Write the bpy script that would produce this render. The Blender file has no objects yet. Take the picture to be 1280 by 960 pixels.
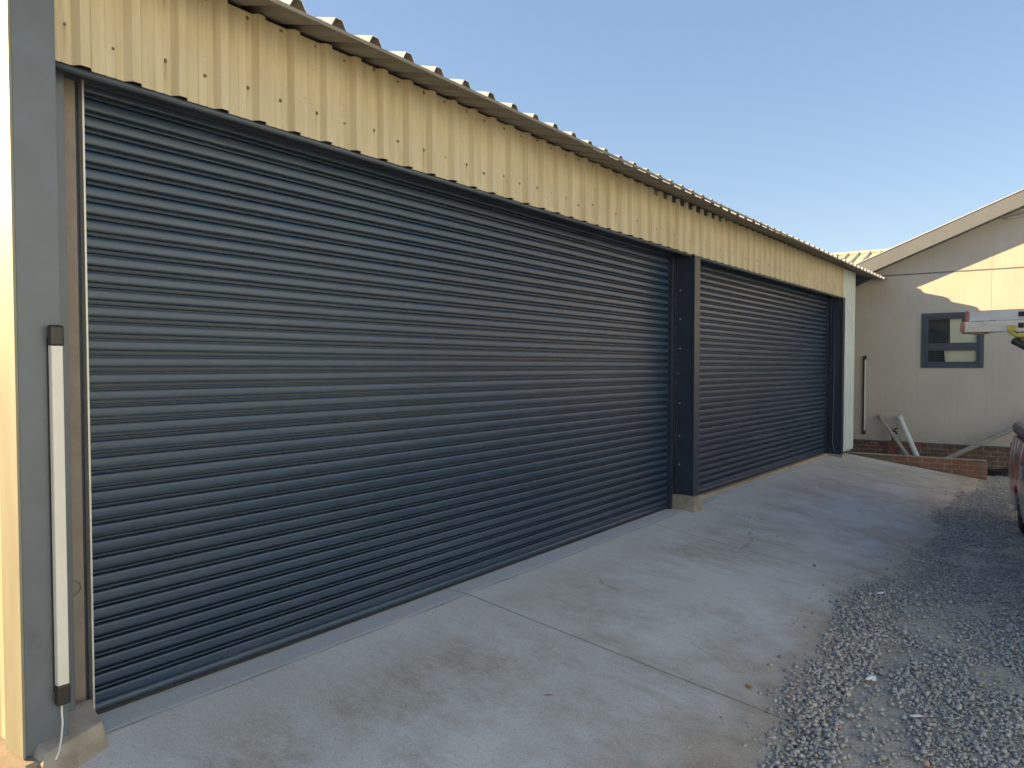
import bpy, bmesh, math, random
import numpy as np
from mathutils import Vector, Matrix, noise

random.seed(7)
rng = np.random.default_rng(11)
R = math.radians
S = bpy.context.scene
COL = S.collection

# ------------------------------------------------------------------ helpers
class MB:
    """collects geometry in world coordinates, links it as ONE mesh object"""
    def __init__(s): s.v = []; s.f = []; s.m = []; s.sm = []
    def add(s, vs, fs, mi=0, smooth=False):
        o = len(s.v); s.v += [tuple(p) for p in vs]
        for f in fs:
            s.f.append([i + o for i in f]); s.m.append(mi); s.sm.append(smooth)
    def box(s, x0, x1, y0, y1, z0, z1, mi=0, nx=1):
        xs = [x0 + (x1 - x0) * i / nx for i in range(nx + 1)]
        vs = []
        for x in xs: vs += [(x, y0, z0), (x, y1, z0), (x, y1, z1), (x, y0, z1)]
        fs = [(3, 2, 1, 0)]
        for i in range(nx):
            a = 4 * i
            for k in range(4):
                k2 = (k + 1) % 4
                fs.append((a + k, a + k2, a + 4 + k2, a + 4 + k))
        a = 4 * nx; fs.append((a, a + 1, a + 2, a + 3))
        s.add(vs, fs, mi)
        return s
    def prism(s, pts, axis, a, b, mi=0, smooth=False):
        """pts: closed 2D outline (u,v); axis 'x','y','z' is the extrusion axis"""
        def P(u, v, w):
            return {'x': (w, u, v), 'y': (u, w, v), 'z': (u, v, w)}[axis]
        n = len(pts)
        vs = [P(u, v, a) for u, v in pts] + [P(u, v, b) for u, v in pts]
        fs = [tuple(range(n))[::-1], tuple(range(n, 2 * n))]
        s.add(vs, fs, mi)
        s.add(vs, [(i, (i + 1) % n, n + (i + 1) % n, n + i) for i in range(n)], mi, smooth)
        return s
    def tube(s, p, r, seg=10, mi=0, cap=True, closed=False):
        p = [Vector(q) for q in p]; n = len(p); rings = []
        up = Vector((0, 0, 1))
        rr = r if isinstance(r, (list, tuple)) else [r] * n
        for i in range(n):
            if closed: d = p[(i + 1) % n] - p[i - 1]
            else: d = p[min(i + 1, n - 1)] - p[max(i - 1, 0)]
            d.normalize()
            a = d.cross(up)
            if a.length < 1e-3: a = d.cross(Vector((1, 0, 0)))
            a.normalize(); b = d.cross(a).normalized()
            rings.append([p[i] + (a * math.cos(2 * math.pi * k / seg) + b * math.sin(2 * math.pi * k / seg)) * rr[i] for k in range(seg)])
        vs = [q for ring in rings for q in ring]; fs = []
        for i in range(n if closed else n - 1):
            j = (i + 1) % n
            for k in range(seg):
                k2 = (k + 1) % seg
                fs.append((i * seg + k, i * seg + k2, j * seg + k2, j * seg + k))
        s.add(vs, fs, mi, True)
        if cap and not closed:
            s.add(rings[0], [tuple(range(seg))[::-1]], mi); s.add(rings[-1], [tuple(range(seg))], mi)
        return s
    def build(s, name, mats, parent=None, bend=False, bevel=0, loc=None):
        vs = s.v
        if bend: vs = [bendp(v) for v in vs]
        off = Vector((0, 0, 0))
        if parent is not None: off = ORIGIN.get(parent.name, Vector((0, 0, 0)))
        elif loc is not None: off = Vector(loc)
        me = bpy.data.meshes.new(name)
        me.from_pydata([(v[0] - off.x, v[1] - off.y, v[2] - off.z) for v in vs], [], s.f)
        if not isinstance(mats, (list, tuple)): mats = [mats]
        for m in mats: me.materials.append(m)
        me.polygons.foreach_set('material_index', s.m)
        me.polygons.foreach_set('use_smooth', s.sm)
        bm = bmesh.new(); bm.from_mesh(me)
        bmesh.ops.remove_doubles(bm, verts=bm.verts, dist=1e-5)
        bmesh.ops.recalc_face_normals(bm, faces=bm.faces)
        bm.to_mesh(me); bm.free()
        o = bpy.data.objects.new(name, me); COL.objects.link(o)
        if parent is not None: o.parent = parent
        else:
            o.location = off
            ORIGIN[o.name] = off.copy()
        if bevel:
            b = o.modifiers.new('bevel', 'BEVEL'); b.width = bevel; b.segments = 2; b.limit_method = 'ANGLE'; b.angle_limit = R(40)
        return o

ORIGIN = {}
BX, BK = 8.06, 0.0215
def bendp(p):
    return (p[0], p[1] - (BK * (p[0] - BX) if p[0] > BX else 0), p[2])

def thing(name, label, cat, loc, group=None, rotz=0, build_local=False):
    o = bpy.data.objects.new(name, None); COL.objects.link(o)
    o.location = loc; o.rotation_euler = (0, 0, rotz); o.empty_display_size = .1
    o['label'] = label; o['category'] = cat
    if group: o['group'] = group
    ORIGIN[o.name] = Vector((0, 0, 0)) if build_local else Vector(loc)
    return o
def tag(o, label, cat, group=None, kind=None):
    o['label'] = label; o['category'] = cat
    if group: o['group'] = group
    if kind: o['kind'] = kind
    return o
def struct(o, kind='structure'):
    o['kind'] = kind; return o
def copy_tree(o, parent=None):
    c = o.copy(); COL.objects.link(c); c.parent = parent
    for ch in list(o.children): copy_tree(ch, c)
    return c

# ------------------------------------------------------------------ materials
class NT:
    def __init__(s, name):
        s.mat = bpy.data.materials.new(name); s.mat.use_nodes = True
        s.n = s.mat.node_tree.nodes; s.l = s.mat.node_tree.links
        s.b = s.n['Principled BSDF']
        s.tc = s.n.new('ShaderNodeTexCoord')
    def new(s, t, **kw):
        n = s.n.new(t)
        for k, v in kw.items(): setattr(n, k, v)
        return n
    def link(s, a, b): s.l.new(a, b)
    def map(s, scale=(1, 1, 1), rot=(0, 0, 0), loc=(0, 0, 0), src=None):
        m = s.new('ShaderNodeMapping'); m.inputs['Scale'].default_value = scale
        m.inputs['Rotation'].default_value = rot; m.inputs['Location'].default_value = loc
        s.link(src or s.tc.outputs['Object'], m.inputs[0]); return m.outputs[0]
    def noise(s, scale, detail=4, rough=.55, vec=None, dist=0):
        n = s.new('ShaderNodeTexNoise'); n.inputs['Scale'].default_value = scale
        n.inputs['Detail'].default_value = detail; n.inputs['Roughness'].default_value = rough
        n.inputs['Distortion'].default_value = dist
        s.link(vec or s.tc.outputs['Object'], n.inputs['Vector']); return n.outputs['Fac']
    def ramp(s, fac, stops, interp='LINEAR'):
        n = s.new('ShaderNodeValToRGB'); n.color_ramp.interpolation = interp
        e = n.color_ramp.elements
        while len(e) < len(stops): e.new(.5)
        for i, (p, c) in enumerate(stops):
            e[i].position = p
            e[i].color = (c, c, c, 1) if isinstance(c, (int, float)) else (*c, 1)
        s.link(fac, n.inputs[0]); return n.outputs[0]
    def mix(s, fac, a, b, mode='MIX'):
        n = s.new('ShaderNodeMix', data_type='RGBA', blend_type=mode)
        for sock, v in ((n.inputs['Factor'], fac), (n.inputs['A'], a), (n.inputs['B'], b)):
            if isinstance(v, bpy.types.NodeSocket): s.link(v, sock)
            elif isinstance(v, (int, float)): sock.default_value = v if sock.type == 'VALUE' else (v, v, v, 1)
            else: sock.default_value = (*v, 1)
        return n.outputs['Result']
    def math(s, op, a, b=0, clamp=False):
        n = s.new('ShaderNodeMath', operation=op); n.use_clamp = clamp
        for i, v in enumerate((a, b)):
            if isinstance(v, bpy.types.NodeSocket): s.link(v, n.inputs[i])
            else: n.inputs[i].default_value = v
        return n.outputs[0]
    def col(s, c):
        if isinstance(c, bpy.types.NodeSocket): s.link(c, s.b.inputs['Base Color'])
        else: s.b.inputs['Base Color'].default_value = (*c, 1)
    def rough(s, r):
        if isinstance(r, bpy.types.NodeSocket): s.link(r, s.b.inputs['Roughness'])
        else: s.b.inputs['Roughness'].default_value = r
    def bump(s, h, strength=.3, dist=.01):
        n = s.new('ShaderNodeBump'); n.inputs['Strength'].default_value = strength; n.inputs['Distance'].default_value = dist
        s.link(h, n.inputs['Height']); s.link(n.outputs[0], s.b.inputs['Normal'])
    def xyz(s, src=None):
        n = s.new('ShaderNodeSeparateXYZ'); s.link(src or s.tc.outputs['Object'], n.inputs[0]); return n.outputs

def simple(name, c, rough=.5, metal=0, var=.12, scale=6, bump=0, stretch=(1, 1, 1), spec=.5):
    t = NT(name)
    nz = t.noise(scale, 5, .6, t.map(stretch))
    lo = tuple(x * (1 - var) for x in c); hi = tuple(min(1, x * (1 + var)) for x in c)
    t.col(t.ramp(nz, [(.3, lo), (.7, hi)])); t.rough(t.ramp(nz, [(.2, max(.02, rough - .08)), (.8, min(1, rough + .1))]))
    t.b.inputs['Metallic'].default_value = metal; t.b.inputs['Specular IOR Level'].default_value = spec
    if bump: t.bump(t.noise(scale * 12, 3), bump, .004)
    return t.mat

M = {}
def m_door():
    t = NT('charcoal_door_paint')
    n1 = t.noise(1.3, 5, .6, t.map((.5, 1, 1.5)))
    n2 = t.noise(30, 3, .6, t.map((.15, 1, 1)))
    dust = t.ramp(n1, [(.35, (.022, .047, .090)), (.7, (.037, .064, .110))])
    slat = t.noise(1, 2, .5, t.map((.25, 0, 13.0)))
    dust = t.mix(t.ramp(slat, [(.35, 0), (.65, .4)]), dust, (.018, .036, .074))
    scuff = t.math('MULTIPLY', t.ramp(t.noise(2.3, 6, .75, t.map((.6, 1, 2))), [(.56, 0), (.72, .35)]), t.ramp(t.noise(55, 3, .7, t.map((.2, 1, 1))), [(.45, 0), (.6, 1)]))
    dust = t.mix(scuff, dust, (.14, .145, .15))
    t.col(t.mix(t.ramp(n2, [(.55, 0.0), (.8, .14)]), dust, (.13, .135, .145)))
    t.rough(t.ramp(n1, [(.3, .27), (.7, .42)]))
    t.b.inputs['Specular IOR Level'].default_value = .55
    t.bump(t.noise(9, 3, .5, t.map((.4, 1, 1))), .05, .01)
    return t.mat
M['door'] = m_door()
M['steel'] = simple('charcoal_steel_paint', (.100, .125, .160), .42, 0, .14, 5, .05)
M['steel_dark'] = simple('dark_navy_steel', (.020, .031, .056), .4, 0, .2, 5, .05)
M['lintel'] = simple('lintel_paint', (.046, .062, .090), .4, 0, .15, 5, .05)
M['galv'] = simple('galvanised_edge', (.55, .56, .58), .4, .3, .1, 20)
M['primer'] = simple('red_oxide_primer', (.19, .165, .15), .6, 0, .18, 9, .1)
M['black'] = simple('black_plastic', (.018, .02, .021), .45, 0, .2, 20)
M['white_plastic'] = simple('white_plastic', (.62, .63, .62), .35, 0, .04, 10)
M['white_pipe'] = simple('white_pipe', (.55, .58, .60), .4, 0, .12, 8)
M['grey_pipe'] = simple('grey_pipe', (.27, .26, .25), .6, 0, .15, 8)
M['rubber'] = simple('rubber', (.02, .02, .022), .75, 0, .25, 14, .1)

def m_cream():
    t = NT('cream_sheet_paint')
    v = t.map((7, 7, .5))
    streak = t.noise(3, 5, .65, v)
    base = t.ramp(streak, [(.3, (.37, .31, .185)), (.55, (.46, .40, .27)), (.75, (.52, .465, .335))])
    sp = t.noise(38, 3, .7); sp2 = t.noise(2.2, 2)
    spots = t.math('MULTIPLY', t.ramp(sp, [(.64, 0), (.72, 1)]), t.ramp(sp2, [(.5, 0), (.62, .55)]))
    x, y, z = t.xyz()
    fx = t.math('MULTIPLY', t.math('ABSOLUTE', t.math('SUBTRACT', t.math('FRACT', t.math('ADD', t.math('DIVIDE', t.math('SUBTRACT', x, .208), .433), .5)), .5)), .433)
    fx = t.math('ADD', fx, t.math('MULTIPLY', t.math('SUBTRACT', t.noise(25, 3), .5), .012))
    line = t.ramp(fx, [(.002, 1), (.011, 0)])
    def run(z0):
        d = t.math('SUBTRACT', z0, z)
        return t.math('MULTIPLY', t.math('GREATER_THAN', d, 0), t.ramp(d, [(.0, 1), (.16, 0)]))
    runs = t.math('MULTIPLY', t.math('MULTIPLY', line, t.math('MAXIMUM', run(3.335), run(2.985))), t.ramp(t.noise(1.9, 2), [(.42, 0), (.6, .75)]))
    spots = t.math('MAXIMUM', spots, runs)
    lap = t.math('LESS_THAN', t.math('ABSOLUTE', t.math('SUBTRACT', t.math('FRACT', t.math('DIVIDE', t.math('SUBTRACT', x, .37), .8660)), .5)), .0022)
    base = t.mix(t.math('MULTIPLY', lap, .55), base, (.2, .165, .11))
    base = t.mix(t.ramp(z, [(2.84, 0), (3.36, 1)]) if False else t.ramp(t.noise(.9, 3, .6), [(.4, 0), (.65, .4)]), base, (.55, .50, .38))
    t.col(t.mix(spots, base, (.19, .115, .06)))
    t.rough(.5); t.bump(t.noise(40, 2), .03, .003)
    return t.mat
M['cream'] = m_cream()
M['cream_plain'] = simple('cream_flashing', (.36, .33, .24), .55, 0, .1, 4, 0, (3, 3, .4))
M['white_sheet'] = simple('white_sheet', (.50, .56, .58), .45, 0, .07, 3, 0, (6, 6, .4))
M['zinc'] = simple('zinc_roof', (.50, .53, .57), .42, .25, .12, 3, .02, (1, .2, 1))
M['zinc_under'] = simple('roof_underside', (.19, .185, .17), .6, 0, .12, 4)

def m_concrete():
    t = NT('brushed_concrete')
    x, y, z = t.xyz()
    broom = t.noise(55, 3, .6, t.map((1, .05, 1)))
    grain = t.noise(105, 4, .85)
    big = t.noise(.9, 5, .6, None, .6)
    mid = t.noise(5.5, 8, .72, t.map((1, .6, 1)))
    c = t.ramp(big, [(.3, (.53, .52, .50)), (.5, (.58, .575, .56)), (.68, (.63, .635, .64))])
    # brown damp stains, strongest across the middle of the ramp
    stain = t.ramp(t.noise(1.25, 8, .74, t.map((.8, .55, 1), (0, 0, .25), (3.1, 1.7, 0)), .4), [(.43, 0), (.60, .85)])
    stain = t.math('MULTIPLY', stain, t.ramp(t.noise(17, 6, .8, t.map((1, .5, 1))), [(.34, .35), (.6, 1)]))
    band = t.ramp(t.math('MULTIPLY', y, -.4), [(.12, 0), (.3, 1), (.75, 1), (.95, .5)])
    c = t.mix(t.math('MULTIPLY', stain, band), c, (.33, .285, .225))
    c = t.mix(t.ramp(t.noise(22, 5, .7, t.map((1, .07, 1))), [(.5, 0), (.75, .30)]), c, (.33, .32, .30))
    ck = t.new('ShaderNodeTexVoronoi', feature='DISTANCE_TO_EDGE'); ck.inputs['Scale'].default_value = .55
    wv = t.new('ShaderNodeVectorMath', operation='ADD'); cn = t.new('ShaderNodeTexNoise'); cn.inputs['Scale'].default_value = 3.5; cn.inputs['Detail'].default_value = 8
    t.link(t.tc.outputs['Object'], cn.inputs['Vector']); sc_ = t.new('ShaderNodeVectorMath', operation='SCALE'); sc_.inputs['Scale'].default_value = .35
    t.link(cn.outputs['Color'], sc_.inputs[0]); t.link(t.tc.outputs['Object'], wv.inputs[0]); t.link(sc_.outputs[0], wv.inputs[1]); t.link(wv.outputs[0], ck.inputs['Vector'])
    crack = t.math('MULTIPLY', t.ramp(ck.outputs['Distance'], [(.0, .8), (.0028, 0)]), t.ramp(t.noise(.8, 2), [(.52, 0), (.58, 1)]))
    c = t.mix(crack, c, (.16, .15, .14))
    c = t.mix(t.ramp(mid, [(.55, 0), (.8, .3)]), c, (.42, .40, .365))
    # soil washed over the outer edge
    edge = t.math('ADD', t.math('MULTIPLY', y, -1), t.math('MULTIPLY', t.math('SUBTRACT', t.noise(1.6, 6, .6), .5), 1.7))
    c = t.mix(t.ramp(t.math('SUBTRACT', edge, 1.55), [(.22, 0), (.75, .8)]), c, t.ramp(t.noise(7, 4), [(.35, (.29, .215, .145)), (.7, (.45, .375, .29))]))
    # the trowelled strip right at the doors
    strip = t.math('GREATER_THAN', y, -.215)
    c = t.mix(t.math('MULTIPLY', strip, .75), c, (.58, .60, .62))
    c = t.mix(t.ramp(grain, [(.555, 0), (.64, .75)]), c, (.25, .24, .225))
    c = t.mix(t.ramp(grain, [(.34, .75), (.43, 0)]), c, (.80, .79, .76))
    c = t.mix(t.ramp(t.noise(300, 3, .8), [(.5, 0), (.6, .5)]), c, (.36, .35, .33))
    spk = t.new('ShaderNodeTexVoronoi'); spk.inputs['Scale'].default_value = 7
    t.link(t.map((1, 1, 1)), spk.inputs['Vector'])
    c = t.mix(t.ramp(spk.outputs['Distance'], [(.02, .55), (.05, 0)]), c, (.07, .06, .05))
    at = t.new('ShaderNodeAttribute', attribute_name='groove')
    c = t.mix(t.math('MULTIPLY', at.outputs['Fac'], .85), c, (.10, .09, .08))
    t.col(c); t.rough(.82); t.b.inputs['Specular IOR Level'].default_value = .3
    h = t.math('ADD', t.math('MULTIPLY', broom, .7), t.math('MULTIPLY', grain, .5))
    h = t.math('ADD', h, t.math('MULTIPLY', mid, .8))
    t.bump(h, .38, .006)
    return t.mat
M['concrete'] = m_concrete()
def m_block():
    t = NT('cast_concrete')
    c = t.ramp(t.noise(5, 6, .65), [(.3, (.20, .175, .145)), (.55, (.32, .29, .25)), (.75, (.38, .365, .34))])
    t.col(t.mix(t.ramp(t.noise(90, 2), [(.6, 0), (.75, .5)]), c, (.14, .12, .1))); t.rough(.85)
    t.bump(t.noise(30, 4), .5, .006); return t.mat
M['block'] = m_block()
M['paving'] = simple('tan_paving', (.30, .25, .19), .85, 0, .2, 5, .3)
M['sill'] = simple('tan_sill', (.36, .29, .21), .8, 0, .15, 4, .2)

def m_ground():
    t = NT('dirt_ground')
    n1 = t.noise(.6, 7, .65); n2 = t.noise(6, 5, .65)
    c = t.ramp(n1, [(.35, (.36, .325, .265)), (.55, (.44, .40, .325)), (.72, (.52, .47, .385))])
    c = t.mix(t.ramp(n2, [(.5, 0), (.75, .5)]), c, (.16, .155, .15))
    v = t.new('ShaderNodeTexVoronoi'); v.inputs['Scale'].default_value = 42
    t.link(t.tc.outputs['Object'], v.inputs['Vector'])
    c = t.mix(.25, c, t.ramp(v.outputs['Distance'], [(.1, (.50, .485, .46)), (.6, (.22, .21, .20))]))
    t.col(c); t.rough(.9)
    t.bump(t.math('ADD', t.math('SUBTRACT', 1, v.outputs['Distance']), n2), .6, .012)
    return t.mat
M['ground'] = m_ground()
def m_stone():
    t = NT('crushed_stone')
    a = t.new('ShaderNodeAttribute', attribute_name='tone')
    c = t.ramp(a.outputs['Fac'], [(0, (.14, .14, .14)), (.35, (.31, .305, .30)), (.7, (.46, .45, .43)), (.9, (.58, .555, .50)), (.97, (.62, .58, .50)), (1, (.50, .30, .19))])
    c = t.mix(.35, c, t.ramp(t.noise(70, 3), [(.3, (.19, .185, .18)), (.7, (.56, .535, .50))]))
    t.col(c); t.rough(.75); t.bump(t.noise(120, 2), .2, .002)
    return t.mat
M['stone'] = m_stone()

def m_board(name, c0):
    t = NT(name)
    n = t.noise(1.2, 5, .6); g = t.noise(60, 3)
    bc = t.ramp(n, [(.3, tuple(v * .92 for v in c0)), (.7, tuple(v * 1.06 for v in c0))])
    st = t.noise(2.6, 6, .7, t.map((1, 5, .25)))
    bc = t.mix(t.ramp(st, [(.52, 0), (.78, .35)]), bc, tuple(v * .62 for v in c0))
    zz = t.xyz()[2]
    bc = t.mix(t.math('MULTIPLY', t.ramp(zz, [(.5, .55), (.85, 0)]), t.ramp(t.noise(4, 5, .7), [(.4, 0), (.65, 1)])), bc, tuple(v * .55 for v in c0))
    t.col(bc)
    t.rough(.7); t.bump(g, .05, .003); return t.mat
M['board'] = m_board('beige_wall_board', (.44, .41, .375))
M['trim'] = m_board('grey_fascia_board', (.115, .135, .165))
def m_brick(name, c1, c2, mortar, moss=0):
    t = NT(name)
    x, y, z = t.xyz()
    cb = t.new('ShaderNodeCombineXYZ'); t.link(y, cb.inputs[0]); t.link(z, cb.inputs[1])
    b = t.new('ShaderNodeTexBrick'); t.link(cb.outputs[0], b.inputs['Vector'])
    b.inputs['Scale'].default_value = 1; b.inputs['Brick Width'].default_value = .23; b.inputs['Row Height'].default_value = .085
    b.inputs['Mortar Size'].default_value = .008; b.inputs['Color1'].default_value = (*c1, 1); b.inputs['Color2'].default_value = (*c2, 1)
    b.inputs['Mortar'].default_value = (*mortar, 1)
    c = t.mix(t.ramp(t.noise(9, 5), [(.42, 0), (.7, .65)]), b.outputs['Color'], tuple(v * .35 for v in c1))
    c = t.mix(t.ramp(t.noise(5, 4), [(.6, 0), (.75, .5)]), c, (.4, .36, .32))
    if moss: c = t.mix(t.ramp(t.noise(2.2, 4), [(.45, 0), (.6, .75)]), c, (.16, .15, .09))
    t.col(c); t.rough(.88); t.bump(t.math('SUBTRACT', t.noise(25, 3), b.outputs['Fac']), .7, .008)
    return t.mat
M['brick'] = m_brick('dark_red_brick', (.17, .095, .08), (.13, .085, .075), (.22, .20, .18))
M['brick_orange'] = m_brick('orange_brick', (.32, .12, .065), (.22, .15, .11), (.30, .26, .22), 1)
M['win_frame'] = simple('slate_window_paint', (.046, .060, .085), .4, 0, .12, 5)
def m_glass():
    t = NT('window_glass'); t.col((.9, .95, .95)); t.rough(.02)
    t.b.inputs['Transmission Weight'].default_value = 1; t.b.inputs['IOR'].default_value = 1.3
    return t.mat
M['glass'] = m_glass()
M['blind'] = simple('dark_blind', (.05, .06, .075), .5, 0, .1, 5)
M['reflection_card'] = simple('cream_reflection_card', (.72, .68, .52), .8, 0, .05, 5)
M['room'] = simple('dark_room', (.03, .03, .035), .9)
M['alu_a'] = simple('aluminium_blue_tint', (.64, .67, .68), .45, .1, .16, 14, .05, (.3, .3, 1))
M['alu_b'] = simple('aluminium_scuffed', (.66, .65, .58), .5, .1, .2, 18, .08, (.3, .3, 1))
M['cap_red'] = simple('faded_red_rubber', (.33, .15, .12), .65, 0, .3, 60)
M['strap'] = simple('yellow_strap', (.48, .42, .10), .8, 0, .2, 30)
M['rust'] = simple('brown_rack_steel', (.13, .095, .07), .7, 0, .3, 20, .1)
M['far_roof'] = simple('cream_roof_sheet', (.62, .53, .38), .5, 0, .08, 2)
M['red_pipe'] = simple('red_brown_standpipe', (.24, .09, .07), .6, 0, .25, 20)

# ------------------------------------------------------------------ ground, apron
def zg(x, y):
    if y > -2.3: base = -.33
    elif y > -3.6: base = -.33 - .03 * (-2.3 - y) / 1.3
    else: base = -.36
    if abs(x) < 30 and abs(y) < 20: base += .022 * (noise.noise(Vector((x * 1.1, y * 1.1, 0))) ) + .006 * noise.noise(Vector((x * 5, y * 5, 3)))
    return base
def axis(dense0, dense1, step, far):
    a = list(np.arange(dense0, dense1 + 1e-6, step)); b = []
    d = step * 2; x = dense0
    while x > -far: x -= d; d *= 1.5; b.append(x)
    d = step * 2; x = dense1; c = []
    while x < far: x += d; d *= 1.5; c.append(x)
    return b[::-1] + a + c
gx = axis(0, 18, .12, 600); gy = axis(-7, -1.9, .12, 600)
g = MB()
vs = [(x, y, zg(x, y)) for y in gy for x in gx]; W = len(gx)
g.add(vs, [(j * W + i, j * W + i + 1, (j + 1) * W + i + 1, (j + 1) * W + i) for j in range(len(gy) - 1) for i in range(W - 1)], 0, True)
ground = struct(g.build('ground', M['ground']))

def edge_y(x):
    return -2.30 + .10 * math.sin(x * 1.15 + .6) + .06 * math.sin(x * 2.9 + 1) - .022 * max(0, x - 7) + .05 * noise.noise(Vector((x * 3, 7, 0)))
def zapron(y):
    return 0.0 if y > -.2 else -.14 * (-y - .2)
joints = [1.2, 4.2, 7.2, 10.2, 13.2]
XS = set(np.round(np.arange(-.9, 15.34, .1), 4))
for j in joints:
    XS = {x for x in XS if abs(x - j) > .03}
    for d in (-.03, -.012, -.0045, 0, .0045, .012, .03): XS.add(round(j + d, 4))
XS = sorted(XS)
YS = [0.12, 0, -.06, -.12, -.18, -.2, -.209, -.2155, -.22, -.2245, -.231, -.25, -.3] + list(np.round(np.arange(-.4, -1.01, -.1), 3)) + list(np.round(np.arange(-1.1, -2.51, -.1), 3)) + [-2.6, -2.66]
a = MB(); groove = []; vs = []
for y in YS:
    for x in XS:
        xx, yy = x, y
        gr = 0.0
        jn = min(joints, key=lambda j: abs(x - j))
        if abs(x - jn) < .05: xx = x + .010 * noise.noise(Vector((jn, y * 1.4, 0))) + .004 * noise.noise(Vector((jn, y * 9, 0)))
        if abs(x - jn) < .002 and y < -.02: gr = 1.0
        if abs(x - jn) < .006 and y < -.02: gr = max(gr, .55)
        if -.26 < y < -.19: yy = y + .014 * noise.noise(Vector((x * 1.3, 4, 0))) + .008 * noise.noise(Vector((x * 6, 4, 0)))
        gl = 0.0
        if abs(y + .22) < .005: gl = (.9 if x < 9 else .25) * (.55 + .9 * noise.noise(Vector((x * 2.7, 1, 1))))
        z = zapron(y) + .004 * noise.noise(Vector((x * .9, y * .9, 5))) - (.007 if abs(x - jn) < .02 else .003) * gr
        if y <= -2.6: z -= .02 if y > -2.65 else .16
        vs.append((xx, yy, z)); groove.append(max(gr, min(1, max(0, gl))))
W = len(XS)
a.add(vs, [(j * W + i, j * W + i + 1, (j + 1) * W + i + 1, (j + 1) * W + i) for j in range(len(YS) - 1) for i in range(W - 1)], 0, True)
me = bpy.data.meshes.new('driveway'); me.from_pydata(a.v, [], a.f); me.materials.append(M['concrete'])
me.polygons.foreach_set('use_smooth', [True] * len(me.polygons))
at = me.attributes.new('groove', 'FLOAT', 'POINT'); at.data.foreach_set('value', groove)
me.flip_normals() if me.polygons[0].normal.z < 0 else None
apron = bpy.data.objects.new('driveway', me); COL.objects.link(apron); struct(apron)

p = MB()
p.prism([(-6, -.62), (1.22, -.62), (1.30, -.36), (1.44, -.34), (1.44, -.12), (1.44, 6), (-6, 6)], 'z', -.4, .055)
struct(p.build('path', M['paving'], bevel=.01))

# gravel: real stones, one mesh
ico = bmesh.new(); bmesh.ops.create_icosphere(ico, subdivisions=1, radius=1)
IV = np.array([v.co[:] for v in ico.verts]); IF = np.array([[v.index for v in f.verts] for f in ico.faces]); ico.free()
variants = []
for k in range(14):
    v = IV * (1 + rng.uniform(-.42, .30, (12, 1))); v = v * np.array([1, rng.uniform(.65, 1), rng.uniform(.5, .85)])
    variants.append(v)
def stones_mesh(name, P, sizes, tones):
    n = len(P)
    ang = rng.uniform(0, 2 * np.pi, (n, 3)); V = np.empty((n, 12, 3))
    vi = rng.integers(0, len(variants), n)
    base = np.array(variants)[vi]
    ca, sa = np.cos(ang[:, 0]), np.sin(ang[:, 0]); tilt = (ang[:, 1] / np.pi - 1) * .6; ct, st = np.cos(tilt), np.sin(tilt)
    x, y, z = base[..., 0], base[..., 1], base[..., 2]
    y2 = y * ct[:, None] - z * st[:, None]; z2 = y * st[:, None] + z * ct[:, None]
    V[..., 0] = (x * ca[:, None] - y2 * sa[:, None]) * sizes[:, None] + P[:, 0:1]
    V[..., 1] = (x * sa[:, None] + y2 * ca[:, None]) * sizes[:, None] + P[:, 1:2]
    V[..., 2] = z2 * sizes[:, None] + P[:, 2:3]
    F = (IF[None] + (np.arange(n) * 12)[:, None, None]).reshape(-1)
    me = bpy.data.meshes.new(name)
    me.vertices.add(n * 12); me.vertices.foreach_set('co', V.reshape(-1))
    me.loops.add(len(F)); me.loops.foreach_set('vertex_index', F.astype(np.int32))
    me.polygons.add(n * 20); me.polygons.foreach_set('loop_start', np.arange(0, n * 60, 3, dtype=np.int32))
    me.update(calc_edges=True); me.validate()
    at = me.attributes.new('tone', 'FLOAT', 'POINT'); at.data.foreach_set('value', np.repeat(tones, 12).astype(np.float32))
    me.materials.append(M['stone'])
    o = bpy.data.objects.new(name, me); COL.objects.link(o); return o
P = []; SZ = []; T = []
def surf(x, y):
    za = zapron(y) if (y > -2.6 and x < 15.3) else -9
    return max(za, zg(x, y))
N = 190000
cx = rng.uniform(1.6, 16.3, N); cy = rng.uniform(-5.6, -1.7, N); rr = rng.random(N)
for x, y, r_ in zip(cx, cy, rr):
    e = edge_y(x)
    d = e - y                                     # >0 = on the gravel side
    if d < -.25: continue
    dens = 1.0 if x < 7.5 else (.6 if x < 10 else .36)
    if y < -4.1: dens *= .35
    patch = noise.noise(Vector((x * .9, y * 1.6, 2))) + .5 * noise.noise(Vector((x * 3.1, y * 3.1, 8)))
    if d < 0: dens *= .05 * math.exp(d / .09) + (.0)
    elif d < .35: dens *= min(1, .45 + d * 3)
    elif patch > .16: dens *= .13
    elif patch > .02: dens *= .5
    if x > 15.2 and y > -2.7: continue
    if r_ > dens: continue
    s = float(rng.lognormal(math.log(.0098), .33)); s = min(s, .024)
    if d < .6 and x < 6.5: s *= 1.12
    P.append((x, y, surf(x, y) + s * .35 + (.012 * rng.random() if d > .05 else 0))); SZ.append(s)
    tn = rng.beta(2.0, 2.2) * .9
    if rng.random() < .02: tn = .93 + .06 * rng.random()
    T.append(tn if patch < .1 else min(1, tn + .13))
P = np.array(P); gravel = stones_mesh('gravel', P, np.array(SZ), np.array(T)); struct(gravel, 'stuff')
gravel['label'] = 'grey crushed stone gravel spread beside the concrete ramp'

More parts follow.
